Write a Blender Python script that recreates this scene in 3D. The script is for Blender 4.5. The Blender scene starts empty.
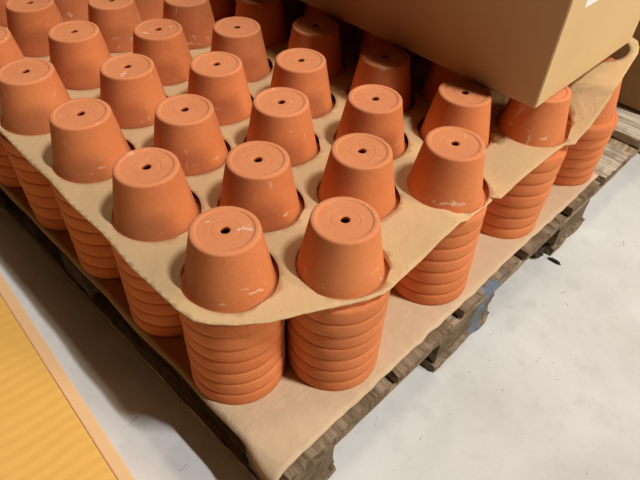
import bpy, bmesh, math, random
from mathutils import Vector, Matrix, noise
from mathutils.geometry import delaunay_2d_cdt
random.seed(7)
PI = math.pi
SC = bpy.context.scene
C = SC.collection
Z0 = 0.144                      # pallet deck height above the floor
AX, AY = 0.1198, 0.0839         # stack spacing across / stagger along
U = 0.165                       # spacing along a row
PITCH, PH = 0.0272, 0.1228      # nesting pitch, pot height

# ------------------------------------------------------------------ helpers
def link(o, parent=None):
    C.objects.link(o)
    if parent: o.parent = parent
    return o
def mesh_obj(name, bm, mat, parent=None, smooth=False):
    me = bpy.data.meshes.new(name)
    bm.normal_update(); bm.to_mesh(me); bm.free()
    if smooth:
        for p in me.polygons: p.use_smooth = True
    for m in (mat if isinstance(mat, (list, tuple)) else [mat]): me.materials.append(m)
    return link(bpy.data.objects.new(name, me), parent)
def tag(o, label=None, cat=None, group=None, kind=None):
    if label: o['label'] = label
    if cat: o['category'] = cat
    if group: o['group'] = group
    if kind: o['kind'] = kind
    return o
def empty(name, loc, label, cat, group=None):
    o = bpy.data.objects.new(name, None); C.objects.link(o); o.location = loc
    o.empty_display_size = .05
    return tag(o, label, cat, group)

class NT:
    def __init__(s, name, rough=.8, spec=.3):
        s.m = bpy.data.materials.new(name); s.m.use_nodes = True
        s.t = s.m.node_tree; s.b = s.t.nodes['Principled BSDF']
        s.b.inputs['Roughness'].default_value = rough
        s.b.inputs['Specular IOR Level'].default_value = spec
    def n(s, typ, **kw):
        nd = s.t.nodes.new(typ)
        for k, v in kw.items():
            if k in nd.inputs: nd.inputs[k].default_value = v
            else: setattr(nd, k, v)
        return nd
    def l(s, a, b): s.t.links.new(a, b)
    def coords(s, kind='Object', scale=(1,1,1), rnd=False, rot=(0,0,0)):
        tc = s.n('ShaderNodeTexCoord'); mp = s.n('ShaderNodeMapping')
        mp.inputs['Scale'].default_value = scale; mp.inputs['Rotation'].default_value = rot
        s.l(tc.outputs[kind], mp.inputs['Vector'])
        if rnd:
            oi = s.n('ShaderNodeObjectInfo'); mu = s.n('ShaderNodeMath', operation='MULTIPLY'); mu.inputs[1].default_value = 37.
            s.l(oi.outputs['Random'], mu.inputs[0]); s.l(mu.outputs[0], mp.inputs['Location'])
        return mp.outputs['Vector']
    def noise(s, vec, scale, detail=4, rough=.55, dist=0):
        nd = s.n('ShaderNodeTexNoise'); nd.inputs['Scale'].default_value = scale
        nd.inputs['Detail'].default_value = detail; nd.inputs['Roughness'].default_value = rough; nd.inputs['Distortion'].default_value = dist
        s.l(vec, nd.inputs['Vector']); return nd.outputs['Fac']
    def ramp(s, fac, stops):
        r = s.n('ShaderNodeValToRGB'); e = r.color_ramp.elements
        while len(e) < len(stops): e.new(.5)
        for el, (p, c) in zip(e, stops):
            el.position = p; el.color = (*c, 1) if len(c) == 3 else c
        s.l(fac, r.inputs[0]); return r.outputs[0]
    def g(s, fac, lo, hi):
        m = s.n('ShaderNodeMapRange'); m.inputs[1].default_value = lo; m.inputs[2].default_value = hi
        m.interpolation_type = 'SMOOTHSTEP'; s.l(fac, m.inputs[0]); return m.outputs[0]
    def math(s, op, a, b):
        m = s.n('ShaderNodeMath', operation=op)
        for i, v in enumerate((a, b)):
            if isinstance(v, (int, float)): m.inputs[i].default_value = v
            else: s.l(v, m.inputs[i])
        return m.outputs[0]
    def mix(s, fac, a, b, mode='MIX'):
        m = s.n('ShaderNodeMix', data_type='RGBA', blend_type=mode)
        for sock, v in ((m.inputs[0], fac), (m.inputs[6], a), (m.inputs[7], b)):
            if isinstance(v, (int, float)): sock.default_value = v
            elif isinstance(v, tuple): sock.default_value = (*v, 1)
            else: s.l(v, sock)
        return m.outputs[2]
    def col(s, c):
        s.l(c, s.b.inputs['Base Color']); return s
    def bump(s, h, strength=.3, dist=.002):
        b = s.n('ShaderNodeBump'); b.inputs['Strength'].default_value = strength; b.inputs['Distance'].default_value = dist
        s.l(h, b.inputs['Height']); s.l(b.outputs[0], s.b.inputs['Normal']); return s

# ------------------------------------------------------------------ materials
def terracotta():
    s = NT('terracotta', .78, .2)
    v = s.coords('Object', (1,1,1), rnd=True)
    vo = s.coords('Object')
    big = s.noise(v, 9, 3); fine = s.noise(v, 160, 3)
    c = s.ramp(big, [(.3, (.63, .185, .058)), (.7, (.76, .25, .088))])
    oi = s.n('ShaderNodeObjectInfo')
    tint = s.ramp(oi.outputs['Random'], [(0, (.93, .90, .88)), (.5, (1, 1, 1)), (1, (1.0, .96, .93))])
    c = s.mix(1., c, tint, 'MULTIPLY')
    c = s.mix(s.math('MULTIPLY', s.g(fine, .35, .7), .18), c, (.72, .33, .17))
    sp = s.n('ShaderNodeSeparateXYZ'); s.l(vo, sp.inputs[0])
    # base disc blended towards a paler, pinker clay tone
    c = s.mix(s.math('MULTIPLY', s.g(sp.outputs[2], .1195, .1222), .25), c, (.78, .34, .18))
    # pale lime scuffs in a belt around the wall and a few drips higher up
    belt = s.math('MULTIPLY', s.g(sp.outputs[2], .046, .052), s.math('SUBTRACT', 1., s.g(sp.outputs[2], .064, .074)))
    sc = s.noise(s.coords('Object', (1,1,1.6), rnd=True), 58, 2, .5, .5)
    m1 = s.math('MULTIPLY', s.g(sc, .62, .68), belt)
    patch = s.g(s.noise(v, 14, 2), .44, .52)
    m1 = s.math('MULTIPLY', m1, patch)
    drip = s.noise(s.coords('Object', (1,1,.35), rnd=True), 55, 2, .5, .8)
    m2 = s.math('MULTIPLY', s.g(drip, .69, .75), s.math('MULTIPLY', s.g(sp.outputs[2], .03, .045), .5))
    c = s.mix(s.math('MINIMUM', s.math('ADD', s.math('MULTIPLY', m1, .6), m2), .8), c, (.86, .62, .44))
    s.col(c); s.bump(s.math('ADD', s.math('MULTIPLY', fine, .5), big), .12, .0015)
    return s.m
def paper(name, a, b, rib=None, stain=False):
    s = NT(name, .75, .25)
    v = s.coords('Object')
    big = s.noise(v, 5, 4); fib = s.noise(s.coords('Object', (1, 4, 1)), 120, 3)
    c = s.ramp(big, [(.3, a), (.7, b)])
    c = s.mix(s.math('MULTIPLY', fib, .12), c, tuple(x*.75 for x in a))
    h = s.math('MULTIPLY', fib, .25)
    if rib:
        w = s.n('ShaderNodeTexWave', bands_direction=rib[0]); w.inputs['Scale'].default_value = rib[1]
        w.inputs['Distortion'].default_value = 4.5; w.inputs['Detail Scale'].default_value = .6; s.l(v, w.inputs['Vector'])
        c = s.mix(s.math('MULTIPLY', w.outputs['Fac'], rib[2]), c, tuple(x*.8 for x in a))
        h = s.math('ADD', h, s.math('MULTIPLY', w.outputs['Fac'], .5))
    if stain:
        st = s.noise(v, 42, 3, .5, .6)
        c = s.mix(s.math('MULTIPLY', s.g(st, .74, .78), .55), c, (.50, .19, .09))
        wr = s.noise(v, 16, 5, .6, 1.2); h = s.math('ADD', h, s.math('MULTIPLY', wr, 3.2))
    s.col(c); s.bump(h, .4, .0025)
    return s.m
def wood(name, axis, paint=False, dark=1.):
    s = NT(name, .85, .15)
    sc = (2, 26, 26) if axis == 'x' else (26, 2, 26)
    if axis == 'e': sc = (7, 7, 26)
    if axis == 'n': sc = (34, 20, 6)
    v = s.coords('Object', sc)
    gr = s.noise(v, 3.2, 6, .65, .4); mo = s.noise(s.coords('Object'), 13, 5, .6)
    c = s.ramp(gr, [(.28, (.13, .095, .062)), (.43, (.34, .27, .19)), (.58, (.54, .46, .35)), (.8, (.70, .62, .50))])
    c = s.mix(s.math('MULTIPLY', s.g(mo, .52, .68), .55), c, (.17, .115, .07))
    spk = s.noise(s.coords('Object'), 90, 2)
    c = s.mix(s.math('MULTIPLY', s.g(spk, .66, .7), .5), c, (.62, .52, .40))
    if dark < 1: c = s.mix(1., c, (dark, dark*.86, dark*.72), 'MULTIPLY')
    if paint:
        sp = s.n('ShaderNodeSeparateXYZ'); s.l(s.coords('Object'), sp.inputs[0])
        k = s.math('MULTIPLY', s.g(sp.outputs[0], -.10, -.08), s.math('SUBTRACT', 1., s.g(sp.outputs[0], -.035, -.01)))
        k = s.math('MULTIPLY', k, s.g(s.noise(s.coords('Object', (1,1,.6)), 38, 4, .6, .5), .44, .56))
        c = s.mix(s.math('MULTIPLY', k, .75), c, (.12, .20, .31))
    s.col(c); s.bump(s.math('ADD', gr, s.math('MULTIPLY', mo, .6)), .8, .004)
    return s.m
def concrete():
    s = NT('concrete', .7, .3)
    v = s.coords('Object')
    big = s.noise(v, 3.1, 5, .6, .3); mid = s.noise(v, 17, 5, .65); fin = s.noise(v, 150, 3)
    c = s.ramp(big, [(.30, (.50, .475, .435)), (.5, (.61, .59, .55)), (.72, (.70, .68, .64))])
    c = s.mix(s.math('MULTIPLY', s.g(mid, .5, .72), .35), c, (.44, .42, .385))
    sc = s.noise(s.coords('Object', (1, 2.2, 1), rot=(0, 0, .6)), 34, 3, .5, 1.3)
    c = s.mix(s.math('MULTIPLY', s.g(sc, .69, .735), .6), c, (.26, .24, .22))
    c = s.mix(s.math('MULTIPLY', s.g(fin, .62, .75), .25), c, (.35, .33, .31))
    s.col(c); s.bump(s.math('ADD', mid, fin), .15, .002)
    return s.m
def flat(name, c, rough=.8):
    s = NT(name, rough); s.b.inputs['Base Color'].default_value = (*c, 1); return s.m

M_POT = terracotta()
M_SHEET = paper('kraft_sheet', (.60, .385, .185), (.69, .46, .235), None, True)
M_CARD = paper('grey_board', (.56, .395, .235), (.64, .465, .29), ('X', 9, .07), True)
M_BOX = paper('corrugated_board', (.68, .455, .225), (.72, .49, .25))
M_BOXD = paper('brown_board', (.36, .225, .10), (.40, .25, .115))
M_YEL = paper('yellow_board', (.82, .43, .085), (.90, .50, .115), ('Y', 15, .12))
M_LIP = paper('tan_edge', (.82, .48, .22), (.88, .54, .27))
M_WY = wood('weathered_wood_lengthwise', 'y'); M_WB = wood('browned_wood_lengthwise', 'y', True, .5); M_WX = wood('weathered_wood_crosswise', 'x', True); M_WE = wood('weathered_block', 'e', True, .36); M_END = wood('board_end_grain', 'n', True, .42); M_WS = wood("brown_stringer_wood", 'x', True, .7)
M_LABEL = flat('white_label', (.85, .85, .85), .5)
M_DIRT = flat('dark_debris', (.05, .035, .025), .9)

# ------------------------------------------------------------------ floor
bm = bmesh.new(); bmesh.ops.create_grid(bm, x_segments=8, y_segments=8, size=5)
fl = mesh_obj('floor', bm, concrete()); tag(fl, kind='structure')
fl['label'] = 'pale grey concrete warehouse floor'

# ------------------------------------------------------------------ pallet
def rough_box(x0, x1, y0, y1, z0, z1, seed, jit=.0025, step=.018, ends='', bite=.006):
    """a sawn board: gridded box, edges worn, end faces splintered"""
    bm = bmesh.new()
    nx = max(2, min(60, round((x1-x0)/step))); ny = max(2, min(60, round((y1-y0)/step))); nz = max(2, round((z1-z0)/.011))
    bmesh.ops.create_cube(bm, size=1)
    def cuts(axis, n):
        es = [e for e in bm.edges if abs((e.verts[0].co-e.verts[1].co)[axis]) > 1e-6 and abs((e.verts[0].co-e.verts[1].co)[(axis+1) % 3]) < 1e-6 and abs((e.verts[0].co-e.verts[1].co)[(axis+2) % 3]) < 1e-6]
        bmesh.ops.subdivide_edges(bm, edges=es, cuts=n-1, use_grid_fill=True)
    for a, n in ((0, nx), (1, ny), (2, nz)): cuts(a, n)
    for v in bm.verts:
        u = v.co.copy()
        p = Vector((x0+(u.x+.5)*(x1-x0), y0+(u.y+.5)*(y1-y0), z0+(u.z+.5)*(z1-z0)))
        cnt = sum(abs(abs(c)-.5) < 1e-5 for c in u)
        n1 = noise.noise_vector(p*55+Vector((seed*3.1, seed, 0)))
        q = p + n1*jit*(.5 if cnt < 2 else 1.)
        if cnt >= 2:                                   # worn arrises
            c = Vector(((x0+x1)/2, (y0+y1)/2, (z0+z1)/2)); d = c-p
            for i in range(3):
                if abs(abs(u[i])-.5) < 1e-5: q[i] += math.copysign(.0018, d[i])
        if 'y' in ends and u.y < -.499:
            q.y += bite*abs(noise.noise(Vector((p.x*95+seed*7, p.z*25, 0))))+.5*bite*max(0, noise.noise(Vector((p.x*22, seed, 1))))
        v.co = q
    return bm
pal = empty('wooden_pallet', (.5, .4, 0), 'worn grey-brown wooden pallet carrying the stacks of terracotta pots', 'pallet')
inv = Matrix.Translation(Vector((-.5, -.4, 0)))
def pp(name, bm, mat, label=None):
    bm.transform(inv)
    # keep object coordinates equal to the place so each board gets its own grain
    o = mesh_obj(name, bm, mat, pal)
    if label: o['label'] = label
    return o
YB0, YB1 = -.186, 1.02
for i, (a, b) in enumerate([(-.067, .148), (.163, .312), (.343, .53), (.552, .702), (.735, .865), (.885, 1.022), (1.088, 1.235), (1.262, 1.42)]):
    bm = rough_box(a, b, YB0+random.uniform(-.003, .004), YB1, Z0-.028, Z0-.0052, i+1, step=.009 if i < 6 else .018, ends='y', bite=.0045)
    bm.normal_update()
    for f_ in bm.faces:
        if f_.normal.y < -.6: f_.material_index = 1
    pp('deck_board', bm, [M_WB if i < 5 else M_WY, M_END])
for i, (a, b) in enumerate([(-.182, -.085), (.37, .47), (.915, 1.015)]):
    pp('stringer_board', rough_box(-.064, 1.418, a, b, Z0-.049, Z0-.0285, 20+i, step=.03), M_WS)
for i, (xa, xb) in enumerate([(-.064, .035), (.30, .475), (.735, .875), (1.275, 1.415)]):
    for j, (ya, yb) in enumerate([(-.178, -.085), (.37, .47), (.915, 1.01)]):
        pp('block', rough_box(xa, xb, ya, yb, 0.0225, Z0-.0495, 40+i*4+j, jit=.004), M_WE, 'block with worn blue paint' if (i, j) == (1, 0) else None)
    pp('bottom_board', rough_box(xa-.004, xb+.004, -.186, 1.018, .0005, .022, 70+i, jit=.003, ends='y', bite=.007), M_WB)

def sstep(a, b, x):
    t = max(0, min(1, (x-a)/(b-a))); return t*t*(3-2*t)
# ------------------------------------------------------------------ grey board lying on the deck
bm = bmesh.new()
X0, X1, Y0, Y1 = -.0745, .876, -.170, 1.01
nx, ny = 120, 140
grid = {}
for i in range(nx+1):
    for j in range(ny+1):
        x = X0+(X1-X0)*i/nx; y = Y0+(Y1-Y0)*j/ny
        z = Z0-.0021
        # outline wanders a little; corner by the camera is bent down over the boards
        e = .002*noise.noise(Vector((x*7, 3, 0)))+.0025*noise.noise(Vector((x*40, 9, 0)))
        if j < 8: y += e*(1-j/8)
        if j == 0 and .05 < x < .9: y -= .001*math.sin(x*21)
        if i < 6: x += .003*noise.noise(Vector((5, y*9, 0)))*(1-i/6)
        z += .0022*max(0, noise.noise(Vector((x*6, y*6, 2))))
        cf = sstep(-.09, -.155, y)*sstep(-.035, -.07, x)      # loose corner overhanging the boards
        x -= .010*cf; y -= .002*cf
        z -= 1.1*max(0, -.0695-x)
        if i == nx: x += .02*noise.noise(Vector((y*18, 4, 4)))
        grid[i, j] = bm.verts.new((x, y, z))
for i in range(nx):
    for j in range(ny):
        bm.faces.new((grid[i, j], grid[i+1, j], grid[i+1, j+1], grid[i, j+1]))
card = mesh_obj('cardboard_base_sheet', bm, M_CARD, smooth=True)
sm = card.modifiers.new('t', 'SOLIDIFY'); sm.thickness = .0022; sm.offset = 1
tag(card, 'pale brown cardboard sheet lying on the pallet beneath the pot stacks', 'cardboard sheet')

# ------------------------------------------------------------------ flower pot
def pot_mesh():
    prof = [  # outer wall from rim base upwards, over the base, then inside back down  (r, z)
        (.0696, .0000), (.0705, .0010), (.0710, .0060), (.0711, .0130), (.0706, .0205), (.0697, .0245), (.0680, .0262), (.0650, .0270),
        (.0622, .0271), (.0606, .0280), (.0602, .0300), (.0560, .0520), (.0518, .0750), (.0474, .0990), (.0440, .1170),
        (.0436, .1196), (.0431, .1212), (.0420, .1223), (.0404, .1227), (.0370, .1228), (.0362, .1226), (.0358, .1219), (.0352, .1216), (.0340, .1216), (.0200, .1216),
        (.0189, .1216), (.0186, .12125), (.0181, .12125), (.0178, .1216), (.0168, .1216), (.0080, .1216), (.0068, .1214), (.0061, .1206), (.0059, .1198), (.0059, .1160),
        (.0070, .1155), (.0395, .1150), (.0405, .1140), (.0436, .0990), (.0480, .0750), (.0522, .0520), (.0567, .0290), (.0615, .0268), (.0630, .0240), (.0634, .0010), (.0645, .0000)]
    bm = bmesh.new(); n = 72; rings = []
    for r, z in prof:
        rings.append([bm.verts.new((r*math.cos(2*PI*k/n), r*math.sin(2*PI*k/n), z)) for k in range(n)])
    for a, b in zip(rings, rings[1:]+rings[:1]):
        for k in range(n):
            bm.faces.new((a[k], a[(k+1) % n], b[(k+1) % n], b[k]))
    bmesh.ops.recalc_face_normals(bm, faces=bm.faces)
    me = bpy.data.meshes.new('flower_pot'); bm.to_mesh(me); bm.free()
    for p in me.polygons: p.use_smooth = True
    me.materials.append(M_POT); return me
POT = pot_mesh()
ORD = ['lowest', 'second', 'third', 'fourth', 'fifth', 'sixth', 'seventh', 'eighth', 'ninth', 'tenth', 'eleventh']
NTH = ['first', 'second', 'third', 'fourth', 'fifth', 'sixth', 'seventh', 'eighth', 'ninth', 'tenth']
# small lean of each stack: top shifted by (mm) as seen
LEAN = {(0,0):(-1,0),(0,1):(-2,-1),(1,1):(-1,-2),(1,2):(0,-1),(1,3):(-4,5),(2,0):(-1,6),(2,1):(-1,-1),(2,2):(2,3),(2,3):(0,-4),(2,4):(5,-4),
        (3,0):(-4,6),(3,1):(6,1),(3,2):(1,-3),(3,3):(-2,-2),(3,4):(-1,-6),(4,1):(4,4),(4,2):(1,1),(4,3):(-5,0),(4,4):(-8,-5),(5,1):(1,-1),(5,2):(3,-3),
        (3,7):(-30,-8)}
HIDE = set()
STACKS = []
for k in range(0, 8):
    for r in range(k//2, 8):
        x, y = k*AX, r*U-k*AY
        if y > .93: continue
        STACKS.append((r, k, x, y))
POTS = []
for (r, k, x, y) in STACKS:
    n = 6 if (r, k) == (3, 7) else 7
    lx, ly = [a/1000 for a in LEAN.get((r, k), (random.uniform(-3, 3), random.uniform(-3, 3)))]
    idx = r-k//2
    for i in range(n):
        if (r, k, i) in HIDE: continue
        o = bpy.data.objects.new('flower_pot', POT); C.objects.link(o)
        t = i/(n-1)
        j = .0006
        o.location = (x+lx*t+random.uniform(-j, j), y+ly*t+random.uniform(-j, j), Z0+.0006+i*PITCH)
        o.rotation_euler = (0, 0, random.uniform(0, 2*PI))
        place = 'the stack at the near corner of the pallet' if (r, k) == (0, 0) else 'the %s stack in the %s row from left' % ('nearest' if idx == 0 else NTH[idx], NTH[k])
        if i == n-1: lab = 'topmost terracotta pot of ' + place
        elif i == 0: lab = 'lowest terracotta pot of ' + place
        else: lab = 'terracotta pot %s from bottom of %s' % (ORD[i], place)
        tag(o, lab, 'flower pot', 'upturned terracotta pots stacked on the pallet')

# ------------------------------------------------------------------ kraft sheet threaded over the stacks
ZS = Z0+.204
def zsheet(x, y):
    z = ZS + .064*sstep(.60, .74, x) + .004*sstep(.8, 1.0, x)
    z += .0035*noise.noise(Vector((x*9, y*9, 1)))
    z += .0016*noise.noise(Vector((x*28+y*20, y*12, 5)))
    # slight sag between the outer stacks, folds running out to the edges
    ea = max(0, 1-(x+.08)/.05)                       # near the left edge
    z -= .004*ea*(.5-.5*math.cos(2*PI*(y/U)))
    z += .0045*math.exp(-((x-.30-.25*(y+.15))/.012)**2)*max(0, 1-abs(y+.13)/.1)
    z -= .004*math.exp(-((x-.325-.25*(y+.15))/.012)**2)*max(0, 1-abs(y+.13)/.1)
    z += -.005*math.exp(-((x-.365)/.06)**2-((y+.13)/.05)**2)+.009*math.exp(-((x-.60)/.06)**2-((y+.10)/.07)**2)
    cr = x-.708+.35*(y+.13); fl_ = max(0, 1-abs(y+.14)/.14)
    z += (.0065*math.exp(-(cr/.0075)**2)-.005*math.exp(-((cr-.015)/.008)**2))*fl_*1.6
    return z
outline = [(-.074, .99), (-.073, .80), (-.074, .66), (-.073, .54), (-.0735, .50), (-.0755, .40), (-.0755, .33), (-.0785, .27), (-.078, .19), (-.0835, .10), (-.0815, .06), (-.0835, .0), (-.079, -.028),
           (-.066, -.047), (-.050, -.063), (-.035, -.076), (-.015, -.091), (.008, -.103), (.036, -.117), (.066, -.133), (.10, -.151), (.122, -.158), (.1334, -.158),
           (.20, -.1545), (.253, -.150), (.305, -.1485), (.343, -.149), (.371, -.150), (.388, -.1490), (.3893, -.1410), (.394, -.149), (.400, -.157), (.46, -.1555), (.524, -.1555), (.576, -.157), (.599, -.1575), (.606, -.163), (.613, -.169), (.625, -.1675),
           (.66, -.170), (.70, -.168), (.76, -.159), (.80, -.151), (.85, -.142), (.88, -.137), (.907, -.128), (.930, -.115), (.942, -.09), (.938, -.05), (.90, .05), (.895, .3), (.89, .99)]
def inside(px, py, poly):
    c = False; n = len(poly)
    for i in range(n):
        x1, y1 = poly[i]; x2, y2 = poly[i-1]
        if (y1 > py) != (y2 > py) and px < (x2-x1)*(py-y1)/(y2-y1)+x1: c = not c
    return c
# resample outline finely with a torn wobble
ol = []
for (a, b) in zip(outline, outline[1:]+outline[:1]):
    d = math.dist(a, b); n = max(1, int(d/.004))
    for i in range(n):
        x = a[0]+(b[0]-a[0])*i/n; y = a[1]+(b[1]-a[1])*i/n
        w = .0007*noise.noise(Vector((x*110, y*110, 0)))
        ol.append((x+w, y+w))
holes = []
rr = random.Random(3)
for (r, k, x, y) in STACKS:
    lx, ly = [a/1000 for a in LEAN.get((r, k), (0, 0))]
    hx, hy, hr = x+.75*lx+.0015+rr.uniform(-.002, .002), y+.75*ly-.0005+rr.uniform(-.002, .002), .0632
    if (r, k) == (1, 3): hx, hy, hr = x+.0055, y+.0016, .0624
    if (r, k) == (2, 5): hx, hy, hr = x+.006, y+.000, .0638
    if (r, k) == (3, 7): hx, hy, hr = .856, -.052, .0735
    if (r, k) == (0, 0): hx, hy, hr = 0.0, 0.0, .0638
    holes.append((hx, hy, hr))
vs, es = [], []
def loop(pts):
    b = len(vs); vs.extend(Vector(p) for p in pts)
    es.extend((b+i, b+(i+1) % len(pts)) for i in range(len(pts)))
loop(ol)
for (hx, hy, hr) in holes:
    loop([(hx+hr*math.cos(2*PI*i/56)*(1+.012*math.sin(3*2*PI*i/56+hx*40)), hy+hr*math.sin(2*PI*i/56)*(1+.012*math.sin(3*2*PI*i/56+hx*40))) for i in range(56)])
st = .009
for i in range(int(1.0/st)+2):
    for j in range(int(1.2/st)+2):
        x = -.09+i*st+(j % 2)*st/2; y = -.18+j*st*.9
        if not inside(x, y, ol): continue
        if any(math.hypot(x-a, y-b) < c+.003 for a, b, c in holes): continue
        vs.append(Vector((x, y)))
ov, oe, of, *_ = delaunay_2d_cdt(vs, es, [], 0, 1e-6)
bm = bmesh.new()
bv = [bm.verts.new((v.x, v.y, zsheet(v.x, v.y))) for v in ov]
for f in of:
    cx = sum(ov[i].x for i in f)/len(f); cy = sum(ov[i].y for i in f)/len(f)
    if not inside(cx, cy, ol) or any(math.hypot(cx-a, cy-b) < c*.985 for a, b, c in holes): continue
    try: bm.faces.new([bv[i] for i in f])
    except ValueError: pass
bmesh.ops.delete(bm, geom=[v for v in bm.verts if not v.link_faces], context='VERTS')
# keep the largest connected piece
seen, best = set(), []
for v in bm.verts:
    if v in seen: continue
    stack, comp = [v], []
    seen.add(v)
    while stack:
        q = stack.pop(); comp.append(q)
        for e in q.link_edges:
            w = e.other_vert(q)
            if w not in seen: seen.add(w); stack.append(w)
    if len(comp) > len(best): best = comp
bset = set(best)
bmesh.ops.delete(bm, geom=[v for v in bm.verts if v not in bset], context='VERTS')
bmesh.ops.recalc_face_normals(bm, faces=bm.faces)
sheet = mesh_obj('cardboard_separator_sheet', bm, M_SHEET, smooth=True)
sm = sheet.modifiers.new('t', 'SOLIDIFY'); sm.thickness = .0018; sm.offset = 0
tag(sheet, 'tan cardboard sheet with round holes threaded over the terracotta stacks', 'cardboard sheet')

# ------------------------------------------------------------------ cardboard boxes
def carton(name, x0, x1, y0, y1, z0, z1, mat, label, bev=.0016):
    bm = bmesh.new(); bmesh.ops.create_cube(bm, size=1)
    bmesh.ops.transform(bm, matrix=Matrix.Diagonal((x1-x0, y1-y0, z1-z0, 1)), verts=bm.verts)
    bmesh.ops.bevel(bm, geom=list(bm.edges), offset=bev, segments=3, affect='EDGES')
    bmesh.ops.transform(bm, matrix=Matrix.Translation((0, 0, (z1-z0)/2)), verts=bm.verts)
    o = mesh_obj(name, bm, mat); o.location = ((x0+x1)/2, (y0+y1)/2, z0)
    return tag(o, label, 'cardboard box')
BZ = Z0+.2872
BX0, BX1, BY0, BY1, BH = .523, .880, -.115, .62, .60
box = carton('cardboard_box', BX0, BX1, BY0, BY1, BZ, BZ+BH, M_BOX, 'large brown cardboard box resting on top of the terracotta pots')
def local_box(name, parent, a, b, mat, label=None, bev=0):
    bm = bmesh.new(); bmesh.ops.create_cube(bm, size=1)
    bmesh.ops.transform(bm, matrix=Matrix.Translation([(p+q)/2 for p, q in zip(a, b)]) @ Matrix.Diagonal((*[q-p for p, q in zip(a, b)], 1)), verts=bm.verts)
    if bev: bmesh.ops.bevel(bm, geom=list(bm.edges), offset=bev, segments=2, affect='EDGES')
    o = mesh_obj(name, bm, mat, parent)
    if label: o['label'] = label
    return o
cx, cy = (BX0+BX1)/2, (BY0+BY1)/2
local_box('paper_label', box, (.576-cx, BY0-cy-.0006, .146), (.70-cx, BY0-cy+.0002, .25), M_LABEL, 'white paper label')
local_box('packing_tape', box, (-.03, -(BY1-BY0)/2+.02, BH-.0003), (.03, (BY1-BY0)/2-.02, BH+.0004), flat('tape', (.45, .30, .14), .35))
carton('cardboard_box', 1.205, 1.415, -.16, .55, Z0+.0005, Z0+.52, M_BOXD, 'dark brown cardboard box standing on the far end of the pallet')

# yellow box in the lower left corner
yb = empty('yellow_cardboard_box', (-.4575, .25, 0), 'yellow cardboard box top with paler tan border, on floor left of pallet', 'cardboard box')
yb.rotation_euler = (0, 0, math.radians(-4.1))
YT = .10
local_box('body', yb, (-.27, -.62, .0005), (.27, .62, YT-.004), M_LIP, None, .003)
local_box('top_panel', yb, (-.27, -.62, YT-.004), (.2505, .62, YT), M_YEL, 'rippled yellow top panel', .0012)
local_box('border_strip', yb, (.2517, -.62, YT-.004), (.27, .62, YT), M_LIP, 'pale tan border strip', .0012)

# ------------------------------------------------------------------ crumbs of wood and dirt by the pallet
def crumb(name, loc, size, seed, label, sub=2, mat=None):
    bm = bmesh.new(); bmesh.ops.create_icosphere(bm, subdivisions=3, radius=1)
    for v in bm.verts:
        n = noise.noise(v.co*2.2+Vector((seed, 0, 0)))+.5*noise.noise(v.co*5+Vector((0, seed, 0)))
        v.co = Vector((v.co.x*size[0], v.co.y*size[1], max(-.55, v.co.z)*size[2]))*(1+.55*n)
    mz = min(v.co.z for v in bm.verts)
    for v in bm.verts: v.co.z -= mz
    o = mesh_obj(name, bm, mat or M_DIRT); o.location = loc; return tag(o, label, 'debris')
crumb('dirt_clump', (.712, -.155, .0005), (.018, .014, .012), 1, 'dark clump of dirt and splinters on floor beside the far pallet block')
crumb('wood_splinter', (.722, -.196, .0005), (.003, .014, .004), 5, 'thin dark wood splinter pointing out across the floor by the pallet')

# ------------------------------------------------------------------ light
def area(name, loc, target, sx, sy, power, color):
    d = bpy.data.lights.new(name, 'AREA'); d.shape = 'RECTANGLE'; d.size = sx; d.size_y = sy; d.energy = power; d.color = color
    o = bpy.data.objects.new(name, d); C.objects.link(o); o.location = loc
    zl = (Vector(loc)-Vector(target)).normalized(); yl = (Vector((0, 1, 0))-zl*zl.y).normalized(); xl = yl.cross(zl)
    o.rotation_euler = Matrix((xl, yl, zl)).transposed().to_euler()
    return o
T = Vector((.15, .05, Z0+.15))
def lamp(name, d, h, sx, sy, E, color, spin=0):
    d = Vector(d); loc = T+d*(h/d.z)
    o = area(name, loc, T, sx, sy, 1, color)
    dist = (loc-T).length; cosi = d.normalized().z
    o.data.energy = E*dist*dist*PI/cosi      # E = irradiance/pi on the horizontal, W per m2
    return o
lamp('ceiling_tube_cool', (.182, -.43, 1), 10, .22, 1.5, 2.2, (.91, .93, .97))
lamp('ceiling_tube_high', (.158, .03, 1), 9.5, .3, 1.5, .52, (1.0, .90, .74))
lamp('work_lamp_warm', (.85, -1.75, 1), 1.9, .9, .9, .70, (1.0, .86, .64))
w = bpy.data.worlds.new('World'); SC.world = w; w.use_nodes = True
bg = w.node_tree.nodes['Background']; bg.inputs[0].default_value = (1.0, .74, .46, 1); bg.inputs[1].default_value = .008

# ------------------------------------------------------------------ camera
f = Vector((0.52785953, 0.47682733, -0.70285135)); r_ = Vector((0.70165718, -0.7111222, 0.04452426)); u_ = Vector((0.47858282, 0.51666325, 0.70994195))
cam = bpy.data.cameras.new('camera'); co = bpy.data.objects.new('camera', cam); C.objects.link(co)
cam.sensor_fit = 'HORIZONTAL'; cam.sensor_width = 36; cam.lens = 583.39/640*36; cam.clip_start = .02; cam.clip_end = 60
co.matrix_world = Matrix(((r_.x, u_.x, -f.x, -.2944132), (r_.y, u_.y, -f.y, -.41774318), (r_.z, u_.z, -f.z, .76985278+Z0), (0, 0, 0, 1)))
SC.camera = co
SC.view_settings.view_transform = 'Standard'; SC.view_settings.look = 'None'
SC.view_settings.gamma = 1; SC.view_settings.use_curve_mapping = False
SC.view_settings.exposure = 0
